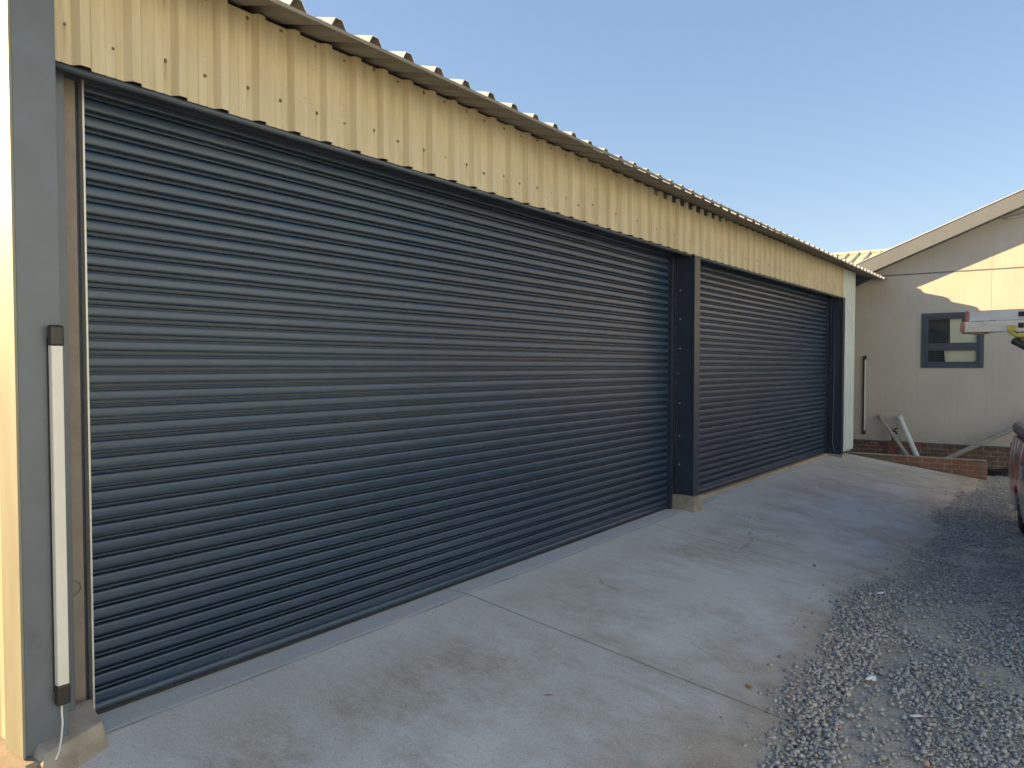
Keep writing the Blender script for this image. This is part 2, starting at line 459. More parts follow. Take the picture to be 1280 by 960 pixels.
# single stones, leaf and scraps lying on the ramp
def single_stone(x, y, s, label, tone, group='loose stones on the concrete ramp'):
    z = surf(x, y)
    o = stones_mesh('stone', np.array([[0, 0, s * .42]]), np.array([s]), np.array([tone]))
    o.location = (x, y, z)
    tag(o, label, 'stone', group)
single_stone(4.986, -2.153, .021, 'flat dark stone farthest from the camera in the close trio on the ramp', .15)
single_stone(4.809, -2.14, .018, 'pale grey stone of the close trio on the ramp, nearest the doors', .5)
single_stone(4.804, -2.244, .022, 'dark stone of the close trio on the ramp, nearest the gravel', .1)
single_stone(7.272, -1.797, .019, 'lone dark pebble in the middle of the ramp opposite the centre post', .05)
single_stone(7.833, -2.31, .018, 'lone dark pebble by the ramp edge past the second joint', .2)
single_stone(13.395, -2.426, .028, 'lone black pebble on the ramp near the low brick wall', .02)
single_stone(2.675, -.766, .008, 'tiny grey chip on the concrete close to the big door', .3)

def flat_scrap(name, x, y, pts, h, mat, label, cat, group=None, rot=0, lift=.004, tilt=0):
    bm = bmesh.new()
    top = [bm.verts.new((px, py, lift + h * .6 + h * random.random() * 1.2)) for px, py in pts]
    c = bm.verts.new((0, 0, lift + h * 2.2))
    for i in range(len(top)): bm.faces.new((top[i], top[(i + 1) % len(top)], c))
    me = bpy.data.meshes.new(name); 
    bmesh.ops.subdivide_edges(bm, edges=bm.edges, cuts=2, use_grid_fill=True)
    for v in bm.verts: v.co.z += h * .8 * noise.noise(v.co * 60)
    bm.to_mesh(me); bm.free(); me.materials.append(mat)
    o = bpy.data.objects.new(name, me); COL.objects.link(o)
    so = o.modifiers.new('thick', 'SOLIDIFY'); so.thickness = .0015
    o.location = (x, y, surf(x, y)); o.rotation_euler = (0, tilt, rot)
    tag(o, label, cat, group)
M['leaf'] = simple('orange_leaf', (.50, .22, .06), .7, 0, .25, 60)
M['leaf_red'] = simple('red_leaf', (.22, .05, .04), .7, 0, .25, 60)
M['plastic'] = simple('white_plastic_film', (.72, .76, .80), .35, 0, .08, 40)
flat_scrap('dry_leaf', 4.405, -2.147, [(-.03, 0), (-.01, .014), (.02, .012), (.042, 0), (.018, -.012), (-.012, -.012)], .004, M['leaf'], 'small curled orange leaf on the concrete ramp', 'leaf', None, .9)
flat_scrap('dry_leaf', 3.428, -1.385, [(-.03, 0), (0, .005), (.03, 0), (0, -.005)], .002, M['leaf_red'], 'thin dark red leaf strip lying on the ramp', 'leaf', None, -.9)
flat_scrap('plastic_scrap', 5.056, -2.686, [(-.035, -.02), (-.03, .012), (-.05, .05), (-.015, .03), (.02, .028), (.045, .0), (.02, -.024)], .010, M['plastic'], 'crumpled white plastic scrap with a pointed tail on the gravel', 'plastic scrap', 'white scraps on the gravel', .4, .02)
flat_scrap('plastic_scrap', 6.932, -2.405, [(-.05, -.015), (-.02, .022), (.03, .016), (.055, -.006), (.01, -.02)], .007, M['plastic'], 'flat white plastic scrap farthest up the gravel edge', 'plastic scrap', 'white scraps on the gravel', -.6, .02)
flat_scrap('plastic_scrap', 4.675, -2.978, [(-.04, -.012), (-.02, .018), (.03, .014), (.045, -.008), (.01, -.018)], .005, M['plastic'], 'small dusty white scrap nearest the camera among the gravel', 'plastic scrap', 'white scraps on the gravel', -.9, .02)

# ------------------------------------------------------------------ garage
G = thing('garage', 'long garage clad in cream ribbed sheet with two charcoal roller doors', 'garage', (1.32, 0, 0))
def sheet(x0, x1, z0, z1, y, pitch, depth, outward=-1, plane='y', rib=(.04, .02, .05), phase=0, jitter=.002, nz=1):
    """ribbed sheet standing in the plane y (or x) with ribs of the given depth"""
    m = MB(); prof = []
    x = x0 - phase
    pan = pitch - rib[0] - 2 * rib[1]
    while x < x1 + pitch:
        prof += [(x, 0), (x + pan * .33, 0), (x + pan * .33 + .008, .12), (x + pan * .33 + .016, 0), (x + pan * .66, 0), (x + pan * .66 + .008, .12), (x + pan * .66 + .016, 0),
                 (x + pan, 0), (x + pan + rib[1], 1), (x + pan + rib[1] + rib[0], 1), (x + pitch, 0)]
        x += pitch
    prof = [(min(max(a, x0), x1), b) for a, b in prof]
    q = []
    for a_, b_ in prof:
        if not q or a_ - q[-1][0] > 1e-4: q.append((a_, b_))
        elif a_ >= x1 - 1e-4: break
    vs = []
    zs = [z0 + (z1 - z0) * k / nz for k in range(nz + 1)]
    for zi, z in enumerate(zs):
        for a_, b_ in q:
            w = y + outward * depth * b_ + jitter * noise.noise(Vector((a_ * 2.2, z * 2, 1)))
            zz = z + (.004 * noise.noise(Vector((math.floor(a_ / (pitch * 3)) * 5, z, 9))) if zi == 0 else 0)
            vs.append((a_, w, zz) if plane == 'y' else (w, a_, zz))
    W = len(q)
    m.add(vs, [(j * W + i, j * W + i + 1, (j + 1) * W + i + 1, (j + 1) * W + i) for j in range(nz) for i in range(W - 1)])
    return m
FP = .2165
def solid(o, t=.0015):
    s = o.modifiers.new('thick', 'SOLIDIFY'); s.thickness = t; s.offset = 0; return o
fas = sheet(1.478, 14.735, 2.832, 3.358, -.264, FP, .033, rib=(.038, .021, .05), phase=.06, jitter=.003, nz=4).build('wall_cladding', M['cream'], G, bend=True); solid(fas)
fas['label'] = 'cream ribbed sheeting over the two doors with rust specks'
strip = sheet(14.75, 15.56, .055, 3.356, -.262, .19, .026, rib=(.03, .015, .04), nz=8).build('wall_cladding', M['white_sheet'], G, bend=True); solid(strip)
strip['label'] = 'narrow full height pale ribbed sheet at the far corner'
endw = sheet(-.135, 6.9, .06, 5.0, 1.335, .22, .02, outward=-1, plane='x', rib=(.03, .015, .04)).build('end_wall', M['cream_plain'], G); solid(endw)
# trim the near end wall under the roof slope
def cut_above(o, px, pn):
    bm = bmesh.new(); bm.from_mesh(o.data)
    off = o.parent.location
    bmesh.ops.bisect_plane(bm, geom=bm.verts[:] + bm.edges[:] + bm.faces[:], plane_co=Vector(px) - off, plane_no=Vector(pn), clear_outer=True)
    bm.to_mesh(o.data); bm.free()
RS = .262            # roof slope
def zroof(y): return 3.285 + RS * (y + .62)
cut_above(endw, (0, 0, zroof(0) - .01), (0, -RS, 1))
endf = MB(); endf.box(15.50, 15.53, -.22, 6.9, .0, 5.3); endf = endf.build('end_wall', M['white_sheet'], G, bend=True); cut_above(endf, (0, -.16, zroof(0) - .02), (0, -RS, 1))
bw = MB(); bw.box(1.36, 15.5, 6.9, 6.95, 0, 5.23).build('back_wall', M['cream_plain'], G, bend=True)
MB().box(1.34, 15.5, .13, 6.9, -.3, -.002).build('floor_slab', M['block'], G, bend=True)

# roof: ribbed sheets, ribs run up the slope
def roof():
    m = MB(); pitch = .2535; x = 1.215; prof = []
    while x < 16.56:
        prof += [(x, 0), (x + .065, 0), (x + .0725, .004), (x + .08, 0), (x + .140, 0), (x + .168, .046), (x + .212, .046), (x + .2405, 0)]
        x += pitch
    prof.append((x, 0))
    ys = [-.62, -.3, 1, 3, 5, 7.2]
    vs = []
    for yi, y in enumerate(ys):
        for a_, b_ in prof:
            k = math.floor((a_ - 1.215) / (pitch * 3))
            yy = y - (.008 * noise.noise(Vector((k * 3.7, 0, 0))) if yi == 0 else 0)
            vs.append((a_, yy, zroof(y) + b_ + .006 * noise.noise(Vector((a_ * .6, y, 4)))))
    W = len(prof)
    m.add(vs, [(j * W + i, j * W + i + 1, (j + 1) * W + i + 1, (j + 1) * W + i) for j in range(len(ys) - 1) for i in range(W - 1)])
    return m, [1.215 + pitch * i for i in range(int((16.56 - 1.215) / pitch) + 1)]
rm, ribx = roof()
ro = rm.build('roof', [M['zinc'], M['zinc_under']], G, bend=True)
so = ro.modifiers.new('thick', 'SOLIDIFY'); so.thickness = .003; so.offset = -1; so.material_offset = 1
# pressed eave trim seen from below as a dull band
ev = MB()
ev.prism([(-.612, zroof(-.612) - .005), (-.596, zroof(-.596) - .005), (-.596, zroof(-.6) - .022), (-.606, zroof(-.6) - .022)], 'x', 1.23, 16.2)
ev.build('eave_trim', M['zinc_under'], G, bend=True)
pur = MB()
for yy in (-.20, 1.2, 2.9, 4.6, 6.3):
    pur.box(1.4, 15.45 if yy > 0 else 15.5, yy, yy + .05, zroof(yy) - .085, zroof(yy) - .008)
pur.build('roof_purlin', M['steel_dark'], G, bend=True)
# dark timber brace closing the far end under the overhang
MB().prism([(-.57, zroof(-.57) - .055), (-.25, zroof(-.25) - .055), (-.25, zroof(-.25) - .30)], 'x', 15.57, 15.6).build('gable_bracket', M['steel_dark'], G, bend=True)

# screws
sc = MB(); sc.tube([(0, 0, 0), (0, -.002, 0)], .0105, 10); sc.tube([(0, -.002, 0), (0, -.008, 0)], .0062, 6)
M['screw'] = simple('rusty_screw', (.16, .11, .07), .6, .3, .3, 60)
proto = None; cnt = 0
x = 1.478 + .05
i = 0
while x < 14.4 and cnt < 96:
    for (dx, zz) in ((0, 3.335), (0, 2.985), (FP * .93, 3.33), (FP * .93, 2.965)):
        if dx and x > 5.6: continue
        y0 = -.2635
        if dx: y0 = -.2635
        pos = Vector(bendp((x + dx + random.uniform(-.006, .006), y0, zz + random.uniform(-.012, .012))))
        if proto is None:
            proto = sc.build('screw', M['screw'], None); proto.parent = G
            for k in ('label', 'category'):
                if k in proto: del proto[k]
            s_ = proto
        else:
            s_ = proto.copy(); COL.objects.link(s_); s_.parent = G
        s_.location = pos - G.location
        cnt += 1
    x += 2 * FP

# steel columns (open channel, web facing the near end)
def hcol(m, x0, x1, yf, yb, z0, z1, t=.012, web=None):
    m.box(x0, x1, yf, yf + t, z0, z1)
    m.box(x0 + .012, x1 - .012, yb - t, yb, z0, z1)
    xw = web if web is not None else (x0 + x1) / 2
    m.box(xw - .004, xw + .004, yf + t, yb - t, z0, z1)
c1 = MB(); c1.box(1.318, 1.476, -.30, -.288, .062, 3.36); c1.box(1.468, 1.476, -.288, -.14, .062, 3.36); c1.box(1.324, 1.33, -.288, -.14, .062, 3.36)
col1 = c1.build('column', M['steel'], G, bevel=.002)

M['flash'] = simple('grey_cream_flashing', (.19, .195, .155), .5, 0, .12, 4, 0, (3, 3, .4))
MB().box(1.306, 1.3165, -.302, -.14, .058, 3.36).build('corner_flashing', M['flash'], G, bevel=.001)
MB().box(1.4765, 1.575, -.150, -.138, .06, 2.86).build('rear_flange', M['steel'], G, bevel=.002)
pr = MB(); pr.box(1.56, 1.668, -.045, -.035, .03, 2.86); pr.tube([(1.622 + .032 * math.cos(k * math.pi / 9), -.048, .62 + .032 * math.sin(k * math.pi / 9)) for k in range(18)], .003, 6, closed=True)
prm = pr.build('jamb_panel', M['primer'], G); prm['label'] = 'rusty brown jamb panel with a cut ring'
def post(x0, x1, z0):
    m = MB()
    m.box(x0, x1, -.292, -.280, z0, 2.826)           # front flange
    m.box(x0 + .018, x0 + .030, -.280, -.085, z0, 2.826)   # web facing the near end
    m.box(x0 + .004, x1 - .004, -.085, -.073, z0, 2.826)
    return m.build('column', M['steel_dark'], G, bend=True, bevel=.0015)
post(8.10, 8.25, .15); post(14.60, 14.745, .0)
def rough_block(pts_top, pts_bot, name, amp=.008, cuts=5):
    bm = bmesh.new()
    vt = [bm.verts.new(p) for p in pts_top]; vb = [bm.verts.new(p) for p in pts_bot]
    bm.faces.new(vt); bm.faces.new(vb[::-1])
    n = len(vt)
    for i in range(n): bm.faces.new((vt[i], vb[i], vb[(i + 1) % n], vt[(i + 1) % n]))
    bmesh.ops.subdivide_edges(bm, edges=bm.edges, cuts=cuts, use_grid_fill=True)
    for v in bm.verts:
        q = v.co * 9
        v.co += Vector((noise.noise(q), noise.noise(q + Vector((9, 0, 0))), noise.noise(q + Vector((0, 9, 0))))) * amp
        v.co = Vector(bendp(v.co)) - G.location
    bmesh.ops.recalc_face_normals(bm, faces=bm.faces)
    for f in bm.faces: f.smooth = True
    me = bpy.data.meshes.new(name); bm.to_mesh(me); bm.free(); me.materials.append(M['block'])
    o = bpy.data.objects.new(name, me); COL.objects.link(o); o.parent = G
    b = o.modifiers.new('bevel', 'BEVEL'); b.width = .006; b.segments = 2; b.limit_method = 'ANGLE'; b.angle_limit = R(40)
    return o
rough_block([(1.36, -.37, .078), (1.615, -.290, .088), (1.665, -.10, .125), (1.36, -.10, .15)],
            [(1.30, -.45, -.06), (1.635, -.33, -.06), (1.69, -.10, -.06), (1.30, -.10, -.06)], 'footing')
rough_block([(8.06, -.325, .155), (8.27, -.325, .155), (8.27, -.06, .165), (8.06, -.06, .165)],
            [(8.05, -.335, -.05), (8.285, -.34, -.05), (8.285, -.06, -.05), (8.05, -.06, -.05)], 'footing', .006)
rough_block([(14.57, -.32, .02), (14.78, -.32, .02), (14.78, -.06, .03), (14.57, -.06, .03)],
            [(14.56, -.33, -.05), (14.79, -.33, -.05), (14.79, -.06, -.05), (14.56, -.06, -.05)], 'footing', .004)
# sill below the far door
MB().box(8.29, 14.56, -.075, .128, -.02, .036).build('door_sill', M['sill'], G, bend=True, bevel=.006)

# lintels (rolled lip, flat underside)
def lintel(x0, x1):
    m = MB()
    m.tube([(x0, -.246, 2.822), (x1, -.246, 2.822)], .017, 12)
    m.box(x0, x1, -.240, -.228, 2.823, 2.90)
    m.box(x0, x1, -.228, -.045, 2.862, 2.874)
    m.box(x0, x1, -.045, -.033, 2.85, 2.95)
    m.box(x0, x1, .09, .10, 2.80, 3.35)
    return m.build('lintel', M['lintel'], G, bend=True)
lintel(1.478, 8.098); lintel(8.252, 14.598)

PITCH = .0768
def upright_panel(x0, x1, zb, nx):
    m = MB(); prof = []
    ztop = 2.93
    # bottom bar
    prof += [(zb + .003, -.004), (zb + .006, -.012), (zb + .050, -.012), (zb + .054, -.004), (zb + .058, -.001)]
    z = zb + .060
    k = 0
    while z < ztop:
        j = random.uniform(-.0012, .0012)
        prof += [(z + .0003, .026), (z + .0008, -.0098), (z + .0028, -.0124), (z + .012, -.0134), (z + .024, -.0138), (z + .035, -.0134), (z + .0440, -.0124), (z + .0460, -.0098), (z + .0466, .026),
                 (z + .0548, .026), (z + .0554, -.0030), (z + .0572, -.0056), (z + .0595, -.0064), (z + .0618, -.0056), (z + .0636, -.0030), (z + .0642, .026)]
        z += PITCH + j * .3; k += 1
    W = len(prof); vs = []
    for i in range(nx + 1):
        x = x0 + (x1 - x0) * i / nx
        for zz, yy in prof:
            wob = .0038 * noise.noise(Vector((x * .55, zz * 1.1, 3))) + .0009 * noise.noise(Vector((x * 2.3, zz * 9, 7)))
            vs.append((x, yy + wob, zz + .0012 * noise.noise(Vector((x * .5, round(zz / PITCH) * 3.1, 0)))))
    m.add(vs, [(i * W + j, (i + 1) * W + j, (i + 1) * W + j + 1, i * W + j + 1) for i in range(nx) for j in range(W - 1)], 0, True)
    flat = [False] * (W - 1)
    for j in range(W - 1):
        if abs(prof[j][1] - prof[j + 1][1]) > .01 or prof[j][1] > .01: flat[j] = True
    m.sm = [not flat[j] for i in range(nx) for j in range(W - 1)]
    return m
def roller(x0, x1, zb, nx, label):
    d = upright_panel(x0, x1, zb, nx).build('roller_door', M['door'], G, bend=True)
    d['label'] = label
    ORIGIN[d.name] = Vector((0, 0, 0))
    def sub(m, name, mat, **k):
        ORIGIN[d.name] = G.location.copy()
        return m.build(name, mat, d, bend=True, **k)
    return d, sub
d1, s1 = roller(1.706, 8.03, 0, 60, 'wide charcoal roller door nearest the camera')
s1(MB().box(1.694, 1.7025, -.055, -.006, .0, 2.86), 'guide_edge', M['galv'])
s1(MB().box(1.660, 1.6935, -.022, .05, .0, 2.86), 'guide_rail', M['steel_dark'])
gr = MB(); gr.box(8.022, 8.034, -.06, .03, 0, 2.86); gr.box(8.034, 8.074, -.062, -.05, 0, 2.86); gr.box(8.078, 8.096, -.072, -.04, 0, 2.86)
s1(gr, 'guide_rail', M['steel_dark'], bevel=.001)
s1(MB().box(1.708, 8.02, -.018, -.0125, .004, .020), 'bottom_rail', M['black'])
d2, s2 = roller(8.262, 14.60, .04, 50, 'charcoal roller door at the far end')
s2(MB().box(14.57, 14.582, -.06, .03, .03, 2.86).box(14.582, 14.6, -.062, -.05, .03, 2.86), 'guide_rail', M['steel_dark'])
s2(MB().box(8.27, 14.56, -.018, -.0125, .044, .058), 'bottom_rail', M['black'])
cd = MB(); cd.tube([(14.608, -.14, 2.6), (14.608, -.14, 1.0), (14.608, -.14, .22), (14.606, -.155, .14), (14.6, -.175, .09), (14.6, -.19, .05)], .012, 8)
cd.build('conduit', M['lintel'], G, bend=True)
bo = MB(); bo.tube([(0, 0, 0), (-.008, 0, 0)], .008, 6); bo.tube([(-.008, 0, 0), (-.014, 0, 0)], .005, 6)
M['bolt'] = simple('zinc_bolt', (.5, .5, .52), .35, .5, .1, 30)
bproto = None
for zz in (2.45, 2.13, 1.80, 1.52, 1.19, .82, .5):
    if bproto is None: bproto = bo.build('bolt', M['bolt'], None); b_ = bproto
    else: b_ = bproto.copy(); COL.objects.link(b_)
    b_.parent = G; b_.location = Vector((8.117, -.12 if zz != 1.52 else -.10, zz)) - G.location

# ------------------------------------------------------------------ tube lights
def tube_light(x, y, z0, z1, label, nrm='y', cable=False, w=.05, grp=True):
    T = thing('tube_light', label, 'tube light', (x, y, z0), 'white tube lights with black end caps' if grp else None)
    h = w / 2
    def bx(m, u0, u1, d0, d1, a, b):
        if nrm == 'y': m.box(x + u0, x + u1, y - d1, y - d0, a, b)
        else: m.box(x - d1, x - d0, y + u0, y + u1, a, b)
        return m
    bx(MB(), -h + .003, h - .003, .004, .034, z0 + .07, z1 - .07).build('diffuser', M['white_plastic'], T, bevel=.004)
    bx(MB(), -h, h, .0, .0038, z0 + .05, z1 - .05).build('backplate', M['black'], T)
    if nrm == 'x': MB().box(x - .042, x, y + h, y + h + .028, z0 + .01, z1 - .01).build('housing', M['black'], T, bevel=.003)
    for a, b in ((z0, z0 + .085), (z1 - .085, z1)):
        m = bx(MB(), -h - .002, h + .002, .006, .040, a, b); m.build('end_cap', M['black'], T, bevel=.010)
    for a in (z0 + .02, z1 - .05):
        bx(MB(), -h + .006, h - .006, -.002, .008, a, a + .03).build('bracket', M['black'], T)
    if cable:
        pts = [(x - .003, y - .02, z0 + .004), (x - .006, y - .025, z0 - .03), (x - .008, y - .035, z0 - .07), (x - .03, y - .07, z0 - .115), (x - .055, y - .105, z0 - .15), (x - .075, y - .125, z0 - .163)]
        MB().tube(pts, .0038, 8).build('cable', M['white_plastic'], T)
    return T
tube_light(1.446, -.302, .235, 1.765, 'white tube light with black caps screwed to the near grey steel column', cable=True)
tube_light(16.648, -.43, .24, 1.82, 'slim tube light seen edge-on on the beige house wall beside the garage corner', nrm='x', w=.034)

# ------------------------------------------------------------------ house with the gable
HX = 16.65
H = thing('house', 'beige boarded gable house with low brick base and one slate window', 'house', (HX, -5, -.4))
RZ = lambda y: 3.437 + .405 * (-.592 - y)      # underside of the rake board
RIDGE = -7.2
def gable(z0, x, y0=.9, y1=-15.3, window=None):
    return [(y0, z0), (y0, RZ(y0) + .04), (RIDGE, RZ(RIDGE) + .04), (y1, RZ(2 * RIDGE - y1) + .04), (y1, z0)]
hw = MB()
wy0, wy1, wz0, wz1 = -1.41, -2.445, 1.572, 2.617
# wall built round the window opening
yl, yr = 1.2, -15.6
def wall_rect(a, b, z0, z1): hw.box(HX, HX + .12, b, a, z0, z1)
wall_rect(yl, yr, .13, wz0); wall_rect(yl, wy0, wz0, wz1); wall_rect(wy1, yr, wz0, wz1)
hw.prism([(yl, wz1), (yl, RZ(yl) + .06), (RIDGE, RZ(RIDGE) + .06), (yr, RZ(2 * RIDGE - yr) + .06), (yr, wz1)], 'x', HX, HX + .12)
hw.box(HX + .12, 27, 1.1, 1.2, .13, 2.7); hw.box(HX + .12, 27, -15.6, -15.5, .13, 2.7); hw.box(26.9, 27, -15.5, 1.1, .13, 3.0)
hw.build('wall', M['board'], H)
MB().box(HX + .015, HX + .11, -15.6, 1.2, -.6, .118).build('brick_plinth', M['brick'], H)
MB().box(HX - .012, HX + .02, -15.6, 1.2, .116, .134).build('drip_flashing', M['trim'], H)
jt = MB(); jt.box(HX - .006, HX - .0005, -15.5, 1.1, 3.372, 3.396)
jt.build('joint_cover', M['trim'], H)
jv = MB()
for yy in (-.2, -1.36, -2.52, -3.72, -4.92):
    for a, b in ((.14, 1.56 if -2.445 < yy < -1.41 else 3.37), (3.398, min(RZ(yy) - .03, 9))):
        if b > a: jv.box(HX - .003, HX - .0004, yy - .022, yy + .022, a, b)
jv.build('joint_strip', M['board'], H)
# rake board, soffit and roof sheets
OX = HX - .40
def rake(xa, xb, lo, hi, name, mat):
    m = MB()
    for sgn in (1, -1):
        ya, yb = (1.5, RIDGE) if sgn == 1 else (2 * RIDGE - 1.5, RIDGE)
        f = lambda y: RZ(y) if sgn == 1 else RZ(2 * RIDGE - y)
        m.prism([(ya, f(ya) + lo), (yb, f(yb) + lo), (yb, f(yb) + hi), (ya, f(ya) + hi)], 'x', xa, xb)
    m.build(name, mat, H); 
rake(OX, OX + .03, 0, .275, 'barge_board', M['trim'])
rake(OX - .012, OX + .05, .277, .292, 'barge_capping', M['galv'])
rake(OX + .032, HX - .002, .03, .05, 'soffit', M['trim'])
rake(OX + .052, 27.3, .20, .27, 'roof', M['zinc'])
cv = MB(); cv.tube([(HX - .03, -2.70, 4.285), (HX - .05, -2.8, 4.29), (HX - .06, -3.1, 4.325), (HX - .06, -3.7, 4.36)], [.008, .02, .03, .034], 8)
cv.build('wall_flashing', M['galv'], H)
# window
wd = MB(); t_ = .075
for a, b, c_, d_ in ((wy0, wy0 - t_, wz0, wz1), (wy1 + t_, wy1, wz0, wz1), (wy0 - t_, wy1 + t_, wz0, wz0 + t_), (wy0 - t_, wy1 + t_, wz1 - t_, wz1)):
    wd.box(HX - .012, HX + .07, b, a, c_, d_)
win = wd.build('window', M['win_frame'], H); ORIGIN[win.name] = H.location.copy()
zi0, zi1 = wz0 + t_, wz1 - t_; ya_, yb_ = wy0 - t_, wy1 + t_; zm = wz0 + .40
sm = MB()
for z0_, z1_ in ((zi0, zm - .03), (zm + .03, zi1)):
    q = .045
    sm.box(HX + .012, HX + .05, ya_ - q, ya_, z0_, z1_); sm.box(HX + .012, HX + .05, yb_, yb_ + q, z0_, z1_)
    sm.box(HX + .0125, HX + .0495, yb_ + q, ya_ - q, z0_, z0_ + q); sm.box(HX + .0125, HX + .0495, yb_ + q, ya_ - q, z1_ - q, z1_)
sm.box(HX + .002, HX + .055, yb_, ya_, zm - .0295, zm + .0295)
sm.build('sash', M['win_frame'], win)
MB().box(HX + .03, HX + .034, yb_ + .04, ya_ - .04, zi0 + .04, zi1 - .04).build('pane', M['glass'], win)
bl = MB()
z = zi0
while z < zi1:
    bl.box(HX + .085, HX + .10, ya_ - .46, ya_ + .03, z, z + .030); z += .042
bl.build('blind', M['blind'], win)
# pale panels imitating a sunlit wall's reflection, foot lifted at the right corner
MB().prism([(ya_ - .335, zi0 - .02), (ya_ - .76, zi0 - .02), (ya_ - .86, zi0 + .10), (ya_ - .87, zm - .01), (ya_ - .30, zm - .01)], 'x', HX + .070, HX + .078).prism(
    [(ya_ - .41, zm), (ya_ - .845, zm), (ya_ - .84, zm + .20), (ya_ - .79, zi1 + .01), (ya_ - .395, zi1 + .01)], 'x', HX + .070, HX + .078).build('upright_panel', M['reflection_card'], win)
MB().box(HX + .6, HX + .65, wy1 - .3, wy0 + .3, wz0 - .2, wz1 + .2).build('interior', M['room'], win)

# wing behind with sunlit sheet roof
Wg = thing('building', 'low building behind the garage with sunlit cream ribbed roof', 'building', (22, 4, -.4))
m = MB(); vs = []; prof = []
y = -1.0
while y < 9:
    prof += [(y, 0), (y + .12, 0), (y + .15, .045), (y + .19, .045), (y + .22, 0)]; y += .27
for xx, zz in ((18.2, 3.25), (20.1, 3.94), (22, 4.60)):
    for a_, b_ in prof: vs.append((xx, a_, zz + b_))
W = len(prof)
m.add(vs, [(j * W + i, j * W + i + 1, (j + 1) * W + i + 1, (j + 1) * W + i) for j in range(2) for i in range(W - 1)])
m.box(22.0, 25.8, -1.0, 9, 3.2, 3.26)
rf = m.build('roof', M['far_roof'], Wg); solid(rf, .01)
MB().prism([(21.82, 4.56), (22, 4.655), (22.18, 4.56), (22.0, 4.60)], 'y', -1.02, 9.02).build('ridge_capping', M['far_roof'], Wg)
MB().prism([(18.4, -.5), (18.4, 3.27), (22, 4.55), (25.6, 3.2), (25.6, -.5)], 'y', 1.4, 8.9).build('wall', M['board'], Wg)

# ------------------------------------------------------------------ low brick wall and things leaning on the house
bwall = thing('low_brick_wall', 'low orange brick retaining wall running down beside the ramp', 'brick wall', (15.4, -1.4, -.36))
w = MB(); n = 24; ys = [-.33 - 2.28 * i / n for i in range(n + 1)]
vs = []
for y in ys:
    for (x, z) in ((15.345, -.6), (15.345, -.030), (15.46, -.030), (15.46, -.6)):
        vs.append((x + .004 * noise.noise(Vector((0, y * 5, z * 5))), y, z + (.012 * noise.noise(Vector((x, y * 3, 1))) if z > -.3 else 0)))
w.add(vs, [(i * 4 + k, i * 4 + (k + 1) % 4, (i + 1) * 4 + (k + 1) % 4, (i + 1) * 4 + k) for i in range(n) for k in range(4)] + [(0, 1, 2, 3), tuple(n * 4 + k for k in (3, 2, 1, 0))])
w.build('brickwork', M['brick_orange'], bwall)
w = MB(); w.box(15.338, 15.466, -2.60, -.33, -.024, -.004, nx=1)
w.build('mortar_capping', M['block'], bwall, bevel=.005)

def pipe(name, a, b, r, mat, label, cat, hollow=True, group=None):
    a, b = Vector(a), Vector(b); T = thing(name, label, cat, a, group)
    m = MB(); m.tube([a, b], r, 16, cap=not hollow)
    if hollow: m.tube([a, b], r * .86, 16, cap=False)
    m.build('pipe_body', mat, T)
    d = (b - a).normalized()
    MB().tube([b - d * .05, b + d * .004], r * 1.14, 16, cap=True).build('pipe_collar', mat, T)
pipe('pipe', (16.10, -1.47, -.345), (16.58, -.70, .62), .036, M['grey_pipe'], 'dull grey pipe leaning on the house wall nearest the garage', 'pipe')
pipe('pipe', (16.12, -1.55, -.345), (16.57, -1.07, .62), .046, M['white_pipe'], 'white pipe with a collar leaning beside the dull grey one', 'pipe')
pipe('pipe', (16.20, -1.55, -.325), (16.58, -4.35, 1.32), .042, M['grey_pipe'], 'long grey pipe sloping behind the vehicle along the house wall', 'pipe')
TP = thing('standpipe', 'red brown standpipe with dark tap against the brick base', 'standpipe', (16.5, -.96, -.36))
MB().box(16.46, 16.53, -1.02, -.90, -.42, .16).build('post', M['red_pipe'], TP, bevel=.004)
tp = MB(); tp.tube([(16.5, -.96, .16), (16.5, -.96, .34)], .014, 8); tp.tube([(16.5, -.96, .33), (16.47, -1.0, .345), (16.45, -1.03, .33), (16.445, -1.04, .29)], .015, 8)
tp.build('tap', M['black'], TP)
MB().tube([(16.5, -.96, .335), (16.5, -.96, .375), (16.5, -1.0, .385), (16.5, -1.06, .41)], .010, 8).build('handle', M['black'], TP)
hs = MB()
for k in range(4):
    n_ = 40
    hs.tube([(16.1 + (.19 + .012 * math.sin(k * 2)) * math.cos(2 * math.pi * i / n_) * .9, -2.79 + (.215 + .01 * k) * math.sin(2 * math.pi * i / n_), -.335 + .030 * k + .01 * math.sin(3 * i / n_ * 2 * math.pi + k)) for i in range(n_)], .018, 8, closed=True)
o = hs.build('hose_coil', M['rubber'], None, loc=(16.1, -2.79, -.35)); tag(o, 'coil of black hose on the ground against the brick base', 'hose')

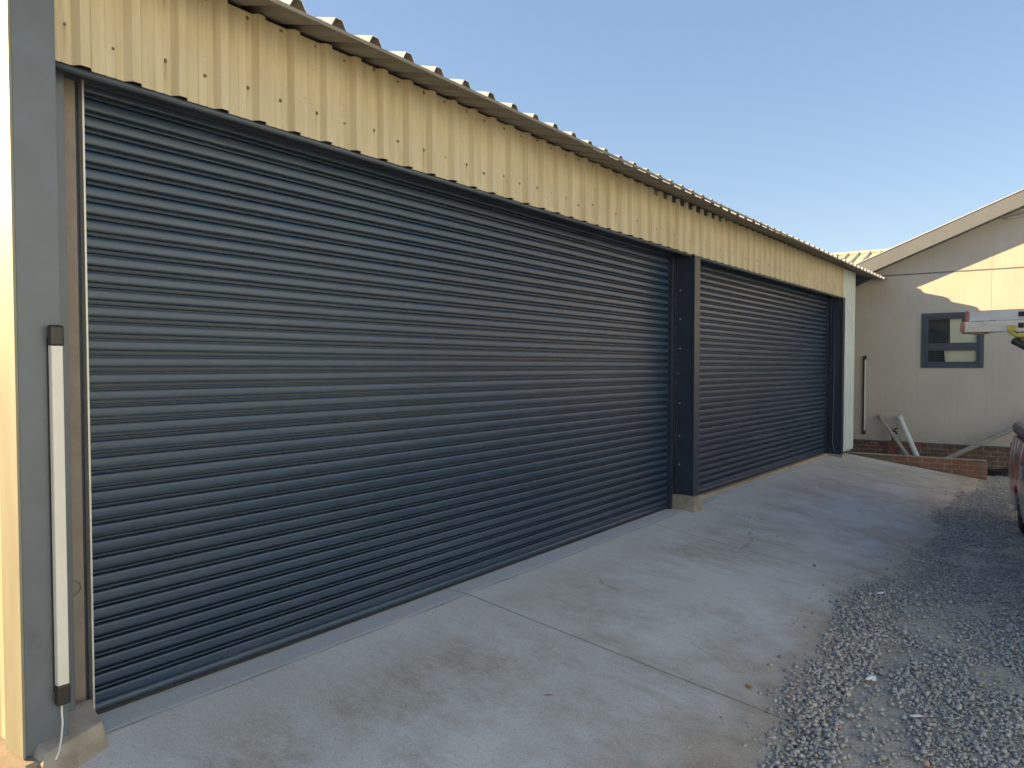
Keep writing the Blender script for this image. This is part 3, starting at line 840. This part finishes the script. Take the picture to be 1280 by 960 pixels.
# ------------------------------------------------------------------ pickups (local: tail at x=0, nose at x=5.1, ground z=0)
def m_wrap():
    t = NT('red_vinyl_wrap')
    x, y, z = t.xyz()
    n = t.noise(1.6, 3, .5, t.map((1.4, .3, 1)))
    w = t.math('SINE', t.math('ADD', t.math('MULTIPLY', x, 17), t.math('MULTIPLY', t.math('ADD', n, t.math('MULTIPLY', z, .35)), 12)))
    lines = t.ramp(w, [(.35, 0), (.5, 1)])
    lines = t.math('MULTIPLY', lines, t.ramp(t.noise(2.2, 2, .5, t.map((1.5, .3, 1), (0, 0, 0), (4, 0, 2))), [(.48, 0), (.53, 1)]))
    w2 = t.math('SINE', t.math('ADD', t.math('MULTIPLY', z, 62), t.math('MULTIPLY', x, 26)))
    low = t.math('MULTIPLY', t.ramp(w2, [(.62, 0), (.7, 1)]), t.math('GREATER_THAN', x, 1.6))
    low = t.math('MULTIPLY', low, t.math('LESS_THAN', z, .66))
    low = t.math('MULTIPLY', low, t.math('LESS_THAN', z, .80))
    near = t.math('LESS_THAN', x, 1.45)
    c = t.mix(t.ramp(t.noise(4, 4), [(.42, 0), (.58, 1)]), (.58, .04, .06), (.06, .03, .04))
    c = t.mix(t.math('MULTIPLY', lines, near), c, (.72, .74, .73))
    c = t.mix(low, c, (.5, .5, .5))
    c = t.mix(t.ramp(z, [(.40, .95), (.46, 0)]), c, (.55, .56, .55))
    c = t.mix(t.ramp(t.noise(14, 5, .7), [(.5, 0), (.8, .2)]), c, (.25, .22, .2))
    t.col(c); t.rough(.28); t.b.inputs['Coat Weight'].default_value = .3
    return t.mat
M['wrap'] = m_wrap()
M['car_white'] = simple('white_car_paint', (.6, .6, .6), .3, 0, .04, 3)
M['car_glass'] = simple('dark_car_glass', (.02, .025, .03), .06, 0, .1, 3)
M['tonneau'] = simple('grey_plastic_cover', (.085, .095, .115), .42, 0, .2, 8, .05)
M['lamp'] = simple('red_lamp_lens', (.30, .012, .02), .15, 0, .05, 6)
M['headlamp'] = simple('clear_lamp_lens', (.6, .6, .6), .1, .3, .05, 6)
M['tyre'] = simple('tyre_rubber', (.022, .022, .023), .8, 0, .2, 20, .1)
M['wheel_metal'] = simple('wheel_metal', (.40, .41, .42), .35, .6, .1, 10)

def panelled(poly, hw, bulge, mat, name, parent, xcuts, zcuts):
    m = bmesh.new()
    a = [m.verts.new((x, -hw, z)) for x, z in poly]; b = [m.verts.new((x, hw, z)) for x, z in poly]
    m.faces.new(a); m.faces.new(b[::-1]); n = len(poly)
    for i in range(n): m.faces.new((a[i], b[i], b[(i + 1) % n], a[(i + 1) % n]))
    for zc in zcuts: bmesh.ops.bisect_plane(m, geom=m.verts[:] + m.edges[:] + m.faces[:], plane_co=(0, 0, zc), plane_no=(0, 0, 1))
    for xc in xcuts: bmesh.ops.bisect_plane(m, geom=m.verts[:] + m.edges[:] + m.faces[:], plane_co=(xc, 0, 0), plane_no=(1, 0, 0))
    for v in m.verts: v.co.y *= bulge(v.co.x, v.co.z)
    bmesh.ops.recalc_face_normals(m, faces=m.faces)
    for f in m.faces: f.smooth = True
    me = bpy.data.meshes.new(name); m.to_mesh(me); m.free(); me.materials.append(mat)
    o = bpy.data.objects.new(name, me); COL.objects.link(o); o.parent = parent
    bv = o.modifiers.new('bevel', 'BEVEL'); bv.width = .02; bv.segments = 3; bv.limit_method = 'ANGLE'; bv.angle_limit = R(45)
    es = o.modifiers.new('split', 'EDGE_SPLIT'); es.split_angle = R(50)
    return o
def arc(cx, r, z, a0, a1, n=12):
    return [(cx + r * math.cos(a0 + (a1 - a0) * i / n), z + r * math.sin(a0 + (a1 - a0) * i / n)) for i in range(n + 1)]
def make_pickup(label, cat, body_mat, loc, rot):
    V = thing('pickup_truck', label, cat, loc, None, rot, build_local=True)
    poly = [(0, .50), (0, 1.08), (1.62, 1.08), (1.62, 1.10), (3.72, 1.12), (4.85, 1.02), (5.10, .88), (5.12, .45), (4.98, .36)]
    poly += [(q[0], q[1]) for q in arc(4.22, .37, .30, 0, math.pi)] + [(3.80, .20), (1.50, .19)] + arc(1.14, .31, .25, 0, math.pi) + [(.78, .22), (.05, .26)]
    def bulge(x, z):
        t = 1 - .05 * abs((z - .62) / .45) ** 2.2
        if x < .30: t *= 1 - .10 * ((.30 - x) / .30) ** 2.2
        if x > 4.5: t *= 1 - .18 * ((x - 4.5) / .6) ** 2
        return t
    b = panelled(poly, .90, bulge, body_mat, 'body', V, [.02, .06, .12, .2, .3, 1.62, 4.6, 4.8, 5.0], [.42, .52, .62, .74, .86, .96, 1.03])
    cab = [(1.64, 1.10), (1.72, 1.66), (1.86, 1.74), (2.95, 1.76), (3.12, 1.70), (3.80, 1.12)]
    panelled(cab, .84, lambda x, z: 1 - .20 * max(0, (z - 1.1) / .66) ** 1.3, body_mat, 'cab', V, [], [1.2, 1.35, 1.5, 1.62, 1.7])
    for s in (-1, 1):
        g_ = MB()
        for q in ([(1.80, 1.17), (1.86, 1.60), (2.40, 1.62), (2.40, 1.17)], [(2.47, 1.17), (2.47, 1.62), (2.98, 1.62), (3.50, 1.17)]):
            vs = [(x, s * (.84 * (1 - .20 * ((z - 1.1) / .66) ** 1.3) + .004), z) for x, z in q]
            vs += [(x, y - s * .01, z) for x, y, z in vs]
            g_.add(vs, [(0, 1, 2, 3), (7, 6, 5, 4), (0, 4, 5, 1), (1, 5, 6, 2), (2, 6, 7, 3), (3, 7, 4, 0)])
        g_.build('side_window', M['car_glass'], V)
        mr = MB(); mr.box(3.28, 3.40, s * .86, s * 1.04, 1.13, 1.29); mr.build('mirror', M['black'], V, bevel=.03)
        for x in (2.0, 2.62):
            MB().box(x, x + .14, s * .893, s * .915, .93, .955).build('door_handle', M['black'], V, bevel=.008)
        MB().box(-.004, .10, s * .815 - .05, s * .815 + .008, .42, .98).build('tail_lamp', M['lamp'], V, bevel=.012)
        MB().box(4.93, 5.11, s * .72 - .10, s * .72 + .06, .72, .88).build('headlight', M['headlamp'], V, bevel=.03)
    wsv = [(3.79, -.62, 1.145), (3.79, .62, 1.145), (3.14, .57, 1.69), (3.14, -.57, 1.69)]
    pass
    q = MB(); q.add([(x + .012, y, z + .01) for x, y, z in wsv] + [(x + .002, y, z) for x, y, z in wsv], [(0, 1, 2, 3), (7, 6, 5, 4), (0, 4, 5, 1), (1, 5, 6, 2), (2, 6, 7, 3), (3, 7, 4, 0)])
    q.build('windscreen', M['car_glass'], V)
    bp_ = MB(); bp_.prism([(-.09, .30), (-.09, .50), (.02, .52), (.02, .26)], 'y', -.80, .80)
    bp_.prism([(-.12, .70), (.62, .87), (.62, .895), (-.12, .86)], 'z', .36, .56) if False else None
    bp_.build('rear_bumper', M['car_white'], V, bevel=.03)
    MB().box(5.06, 5.2, -.84, .84, .38, .62).build('front_bumper', M['black'], V, bevel=.05)
    cap = MB(); cap.box(-.03, 1.64, -.85, .85, 1.085, 1.25); cap.build('bed_cover', M['tonneau'], V, bevel=.075)
    for x in (1.14, 4.22):
        for s in (-1, 1):
            w = MB(); prof = [(.18, -.10), (.29, -.11), (.325, -.085), (.335, -.04), (.335, .04), (.325, .085), (.29, .11), (.18, .10)]
            nseg = 32; vs = []
            for i in range(nseg):
                a_ = 2 * math.pi * i / nseg
                for r_, yy in prof: vs.append((x + r_ * math.cos(a_), s * .745 + yy, .335 + r_ * math.sin(a_)))
            k = len(prof)
            w.add(vs, [(i * k + j, i * k + j + 1, ((i + 1) % nseg) * k + j + 1, ((i + 1) % nseg) * k + j) for i in range(nseg) for j in range(k - 1)], 0, True)
            tyre = w.build('wheel', M['tyre'], V); ORIGIN[tyre.name] = Vector((0, 0, 0))
            rm_ = MB(); rm_.tube([(x, s * .68, .335), (x, s * .83, .335)], .185, 24)
            for j in range(6):
                a_ = j * math.pi / 3
                rm_.tube([(x, s * .838, .335), (x + .15 * math.cos(a_), s * .842, .335 + .15 * math.sin(a_))], .022, 6)
            rm_.build('rim', M['wheel_metal'], tyre)
    MB().box(.3, 4.9, -.60, .60, .30, .50).build('underbody', M['black'], V)
    return V
pk = make_pickup('pickup truck in a red and white vinyl wrap parked on the gravel by the house', 'pickup truck', M['wrap'], (12.02, -3.94, -.36), R(187.5))
# letters on its flank
def letters(txt, x, y, z, size, mat, parent, tilt=0):
    cu = bpy.data.curves.new('lettering', 'FONT'); cu.body = txt; cu.size = size; cu.extrude = .0015; cu.shear = .15
    cu.offset = .004
    o = bpy.data.objects.new('lettering', cu); COL.objects.link(o)
    dg = bpy.context.evaluated_depsgraph_get(); me = bpy.data.meshes.new_from_object(o.evaluated_get(dg))
    bpy.data.objects.remove(o); me.name = 'lettering'; me.materials.clear(); me.materials.append(mat)
    o = bpy.data.objects.new('lettering', me); COL.objects.link(o); o.parent = parent
    o.location = (x, y, z); o.rotation_euler = (R(90), tilt, 0)
M['letter_white'] = simple('white_vinyl', (.62, .62, .62), .35, 0, .05, 5)
M['letter_red'] = simple('pink_red_vinyl', (.55, .06, .10), .3, 0, .1, 9)
letters('RST', 1.46, -.9045, .70, .22, M['letter_white'], pk)
MB().prism([(1.60, .92), (1.72, 1.02), (3.0, 1.02), (3.0, .92)], 'y', -.902, -.893).build('wrap_panel', M['letter_red'], pk)

pk2 = make_pickup('white pickup truck with a ladder rack, parked across the yard beside the camera', 'pickup truck', M['car_white'], (6.39, -4.96, -.36), math.atan2(-.917, -.40))
rk = MB()
for s in (-.62, .62):
    rk.box(-.05, 3.6, s - .02, s + .02, 2.13, 2.17)
    for xx in (.3, 1.5): rk.box(xx, xx + .04, s - .019, s + .019, 1.08, 2.13)
    rk.box(3.2, 3.24, s - .019, s + .019, 1.5, 2.13)
for xx in (0.02, .9, 1.9, 3.2): rk.box(xx, xx + .04, -.75, .75, 2.171, 2.212)
rk.build('ladder_rack', M['rust'], pk2, bevel=.003)

# ladder on the rack
LA = Vector((7.27, -2.94, 1.965)); LD = Vector((-.40, -.917, -.012)).normalized()
LP = Vector((.917, -.40, 0)).normalized()
LT = thing('extension_ladder', 'scuffed aluminium extension ladder overhanging the rack, end towards the garage', 'ladder', LA)
def lbox(m, a0, a1, p0, p1, z0, z1):
    vs = []
    for a in (a0, a1):
        for p_, z in ((p0, z0), (p1, z0), (p1, z1), (p0, z1)):
            v = LA + LD * a + LP * p_ + Vector((0, 0, z)); vs.append(tuple(v))
    m.add(vs, [(0, 1, 2, 3), (7, 6, 5, 4)] + [(k, (k + 1) % 4, 4 + (k + 1) % 4, 4 + k) for k in range(4)])
def stile(m, p0, z0, z1, a0, a1, s):
    lbox(m, a0, a1, p0, p0 + s * .006, z0, z1)             # web
    lbox(m, a0, a1, p0 - s * .002, p0 + s * .028, z1 - .006, z1)
    lbox(m, a0, a1, p0 - s * .002, p0 + s * .028, z0, z0 + .006)
for (z0, z1, a0, mt) in ((.003, .084, .03, 'alu_a'), (-.084, -.003, 0, 'alu_b')):
    for p0, s in ((0, 1), (.40, -1)):
        m = MB(); stile(m, p0, z0, z1, a0, 4.9, s); m.build('stile', M[mt], LT)
    r_ = MB()
    for k in range(16):
        lbox(r_, .415 + k * .28, .455 + k * .28, -.006, .406, z0 + .022, z0 + .060)
    r_.build('rung', M['black'], LT)
for (z0, z1, a0) in ((.0, .088, .005), (-.09, -.0, -.03)):
    for p0 in (-.004, .372):
        m = MB(); lbox(m, a0, a0 + .045, p0, p0 + .034, z0, z1); m.build('end_cap', M['cap_red'], LT, bevel=.012)
m = MB(); lbox(m, -.035, -.012, .03, .36, -.10, -.02); lbox(m, -.05, -.015, .05, .075, -.07, .03); m.build('pulley_bracket', M['rust'], LT, bevel=.008)
ST = MB()
def spt(a, p_, z): return tuple(LA + LD * a + LP * p_ + Vector((0, 0, z)))
lbox(ST, .34, .40, -.012, -.006, -.09, -.04)
lbox(ST, .34, .56, -.012, .42, -.094, -.088)
ST.tube([spt(.36, -.01, -.09), spt(.42, -.03, -.125), spt(.54, -.02, -.11)], .018, 8)
o = ST.build('tie_strap', M['strap'], None, loc=LA + LD * .4 + Vector((0, 0, -.1))); tag(o, 'yellow tie strap looped under the ladder', 'strap')
m = MB(); m.tube([spt(.38, .0, -.094), spt(.47, -.01, -.17), spt(.60, .0, -.20), spt(1.30, .05, -.19), spt(2.5, .05, -.13)], .022, 8)
o = m.build('support_arm', M['rust'], None, loc=LA + LD * .4 + Vector((0, 0, -.1))); tag(o, 'brown steel hook arm with a black foot under the ladder', 'support arm')
ORIGIN[o.name] = o.location.copy()
m = MB(); m.tube([spt(.40, -.045, -.160), spt(.50, -.045, -.215)], .028, 8); m.build('rubber_foot', M['black'], o, bevel=.004)

# neighbour house added out of view so its sunlit front lights the shaded side
M['bounce_wall'] = simple('pale_blue_bounce_wall', (.52, .69, .90), .8, 0, .05, 1)
NB = thing('building', 'added unseen tall pale blue two storey house opposite the garage, bouncing sunlight', 'building', (4, -11.8, -.4))
nb = MB(); nb.box(-12, 15.2, -19, -11.8, -.6, 6.3); nb.build('wall', M['bounce_wall'], NB)
MB().prism([(-11.3, 6.15), (-11.3, 6.25), (-15.4, 8.2), (-19.5, 6.25), (-19.5, 6.15), (-15.4, 8.1)], 'x', -12.5, 15.7).build('roof', M['far_roof'], NB)
for x in (-9, -4.5, 0, 4.5, 9, 13):
    for z in (.9, 4.0):
        w_ = MB().box(x - .55, x + .55, -11.83, -11.79, z, z + 1.15).build('window', M['win_frame'], NB); ORIGIN[w_.name] = NB.location.copy()
        MB().box(x - .6, x + .6, -11.88, -11.79, z - .06, z - .002).build('sill', M['bounce_wall'], w_)
# ------------------------------------------------------------------ light, sky, camera
SUN = Vector((-1, 1.88, .775)).normalized()
el = math.asin(SUN.z); az = math.atan2(SUN.x, SUN.y)
sl = bpy.data.lights.new('sun', 'SUN'); sl.energy = 4.7; sl.angle = R(.6); sl.color = (1, .69, .33)
so = bpy.data.objects.new('sun', sl); COL.objects.link(so); so.rotation_euler = SUN.to_track_quat('Z', 'Y').to_euler(); so.location = (-10, 20, 12)
wd_ = bpy.data.worlds.new('World'); S.world = wd_; wd_.use_nodes = True
nt = wd_.node_tree; bg = nt.nodes['Background']; sk = nt.nodes.new('ShaderNodeTexSky'); sk.sky_type = 'NISHITA'; sk.sun_disc = False
sk.sun_elevation = el; sk.sun_rotation = az; sk.air_density = 1.0; sk.dust_density = 1.3; sk.ozone_density = 1.0; sk.altitude = 1500
gm = nt.nodes.new('ShaderNodeGamma'); gm.inputs['Gamma'].default_value = .56; nt.links.new(sk.outputs[0], gm.inputs['Color'])
ml = nt.nodes.new('ShaderNodeMix'); ml.data_type = 'RGBA'; ml.blend_type = 'MULTIPLY'; ml.inputs['Factor'].default_value = 1; ml.clamp_result = False; ml.inputs['B'].default_value = (.80, .755, .765, 1)
hs_ = nt.nodes.new('ShaderNodeHueSaturation'); hs_.inputs['Saturation'].default_value = 1.42; nt.links.new(gm.outputs[0], hs_.inputs['Color']); nt.links.new(hs_.outputs[0], ml.inputs['A']); nt.links.new(ml.outputs['Result'], bg.inputs[0]); bg.inputs[1].default_value = .14

cam = bpy.data.cameras.new('camera'); co = bpy.data.objects.new('camera', cam); COL.objects.link(co); S.camera = co
cam.sensor_width = 36; cam.lens = 36 * 961 / 1280; cam.shift_y = 10 / 1280; cam.clip_start = .05; cam.clip_end = 3000
co.location = (0, -3.58, 1.6)
co.rotation_euler = (R(90 - 1.9), 0, R(35.41 - 90))
S.view_settings.view_transform = 'Standard'; S.view_settings.look = 'None'; S.view_settings.gamma = 1; S.view_settings.exposure = 1.9
S.render.engine = 'CYCLES'; S.cycles.max_bounces = 8
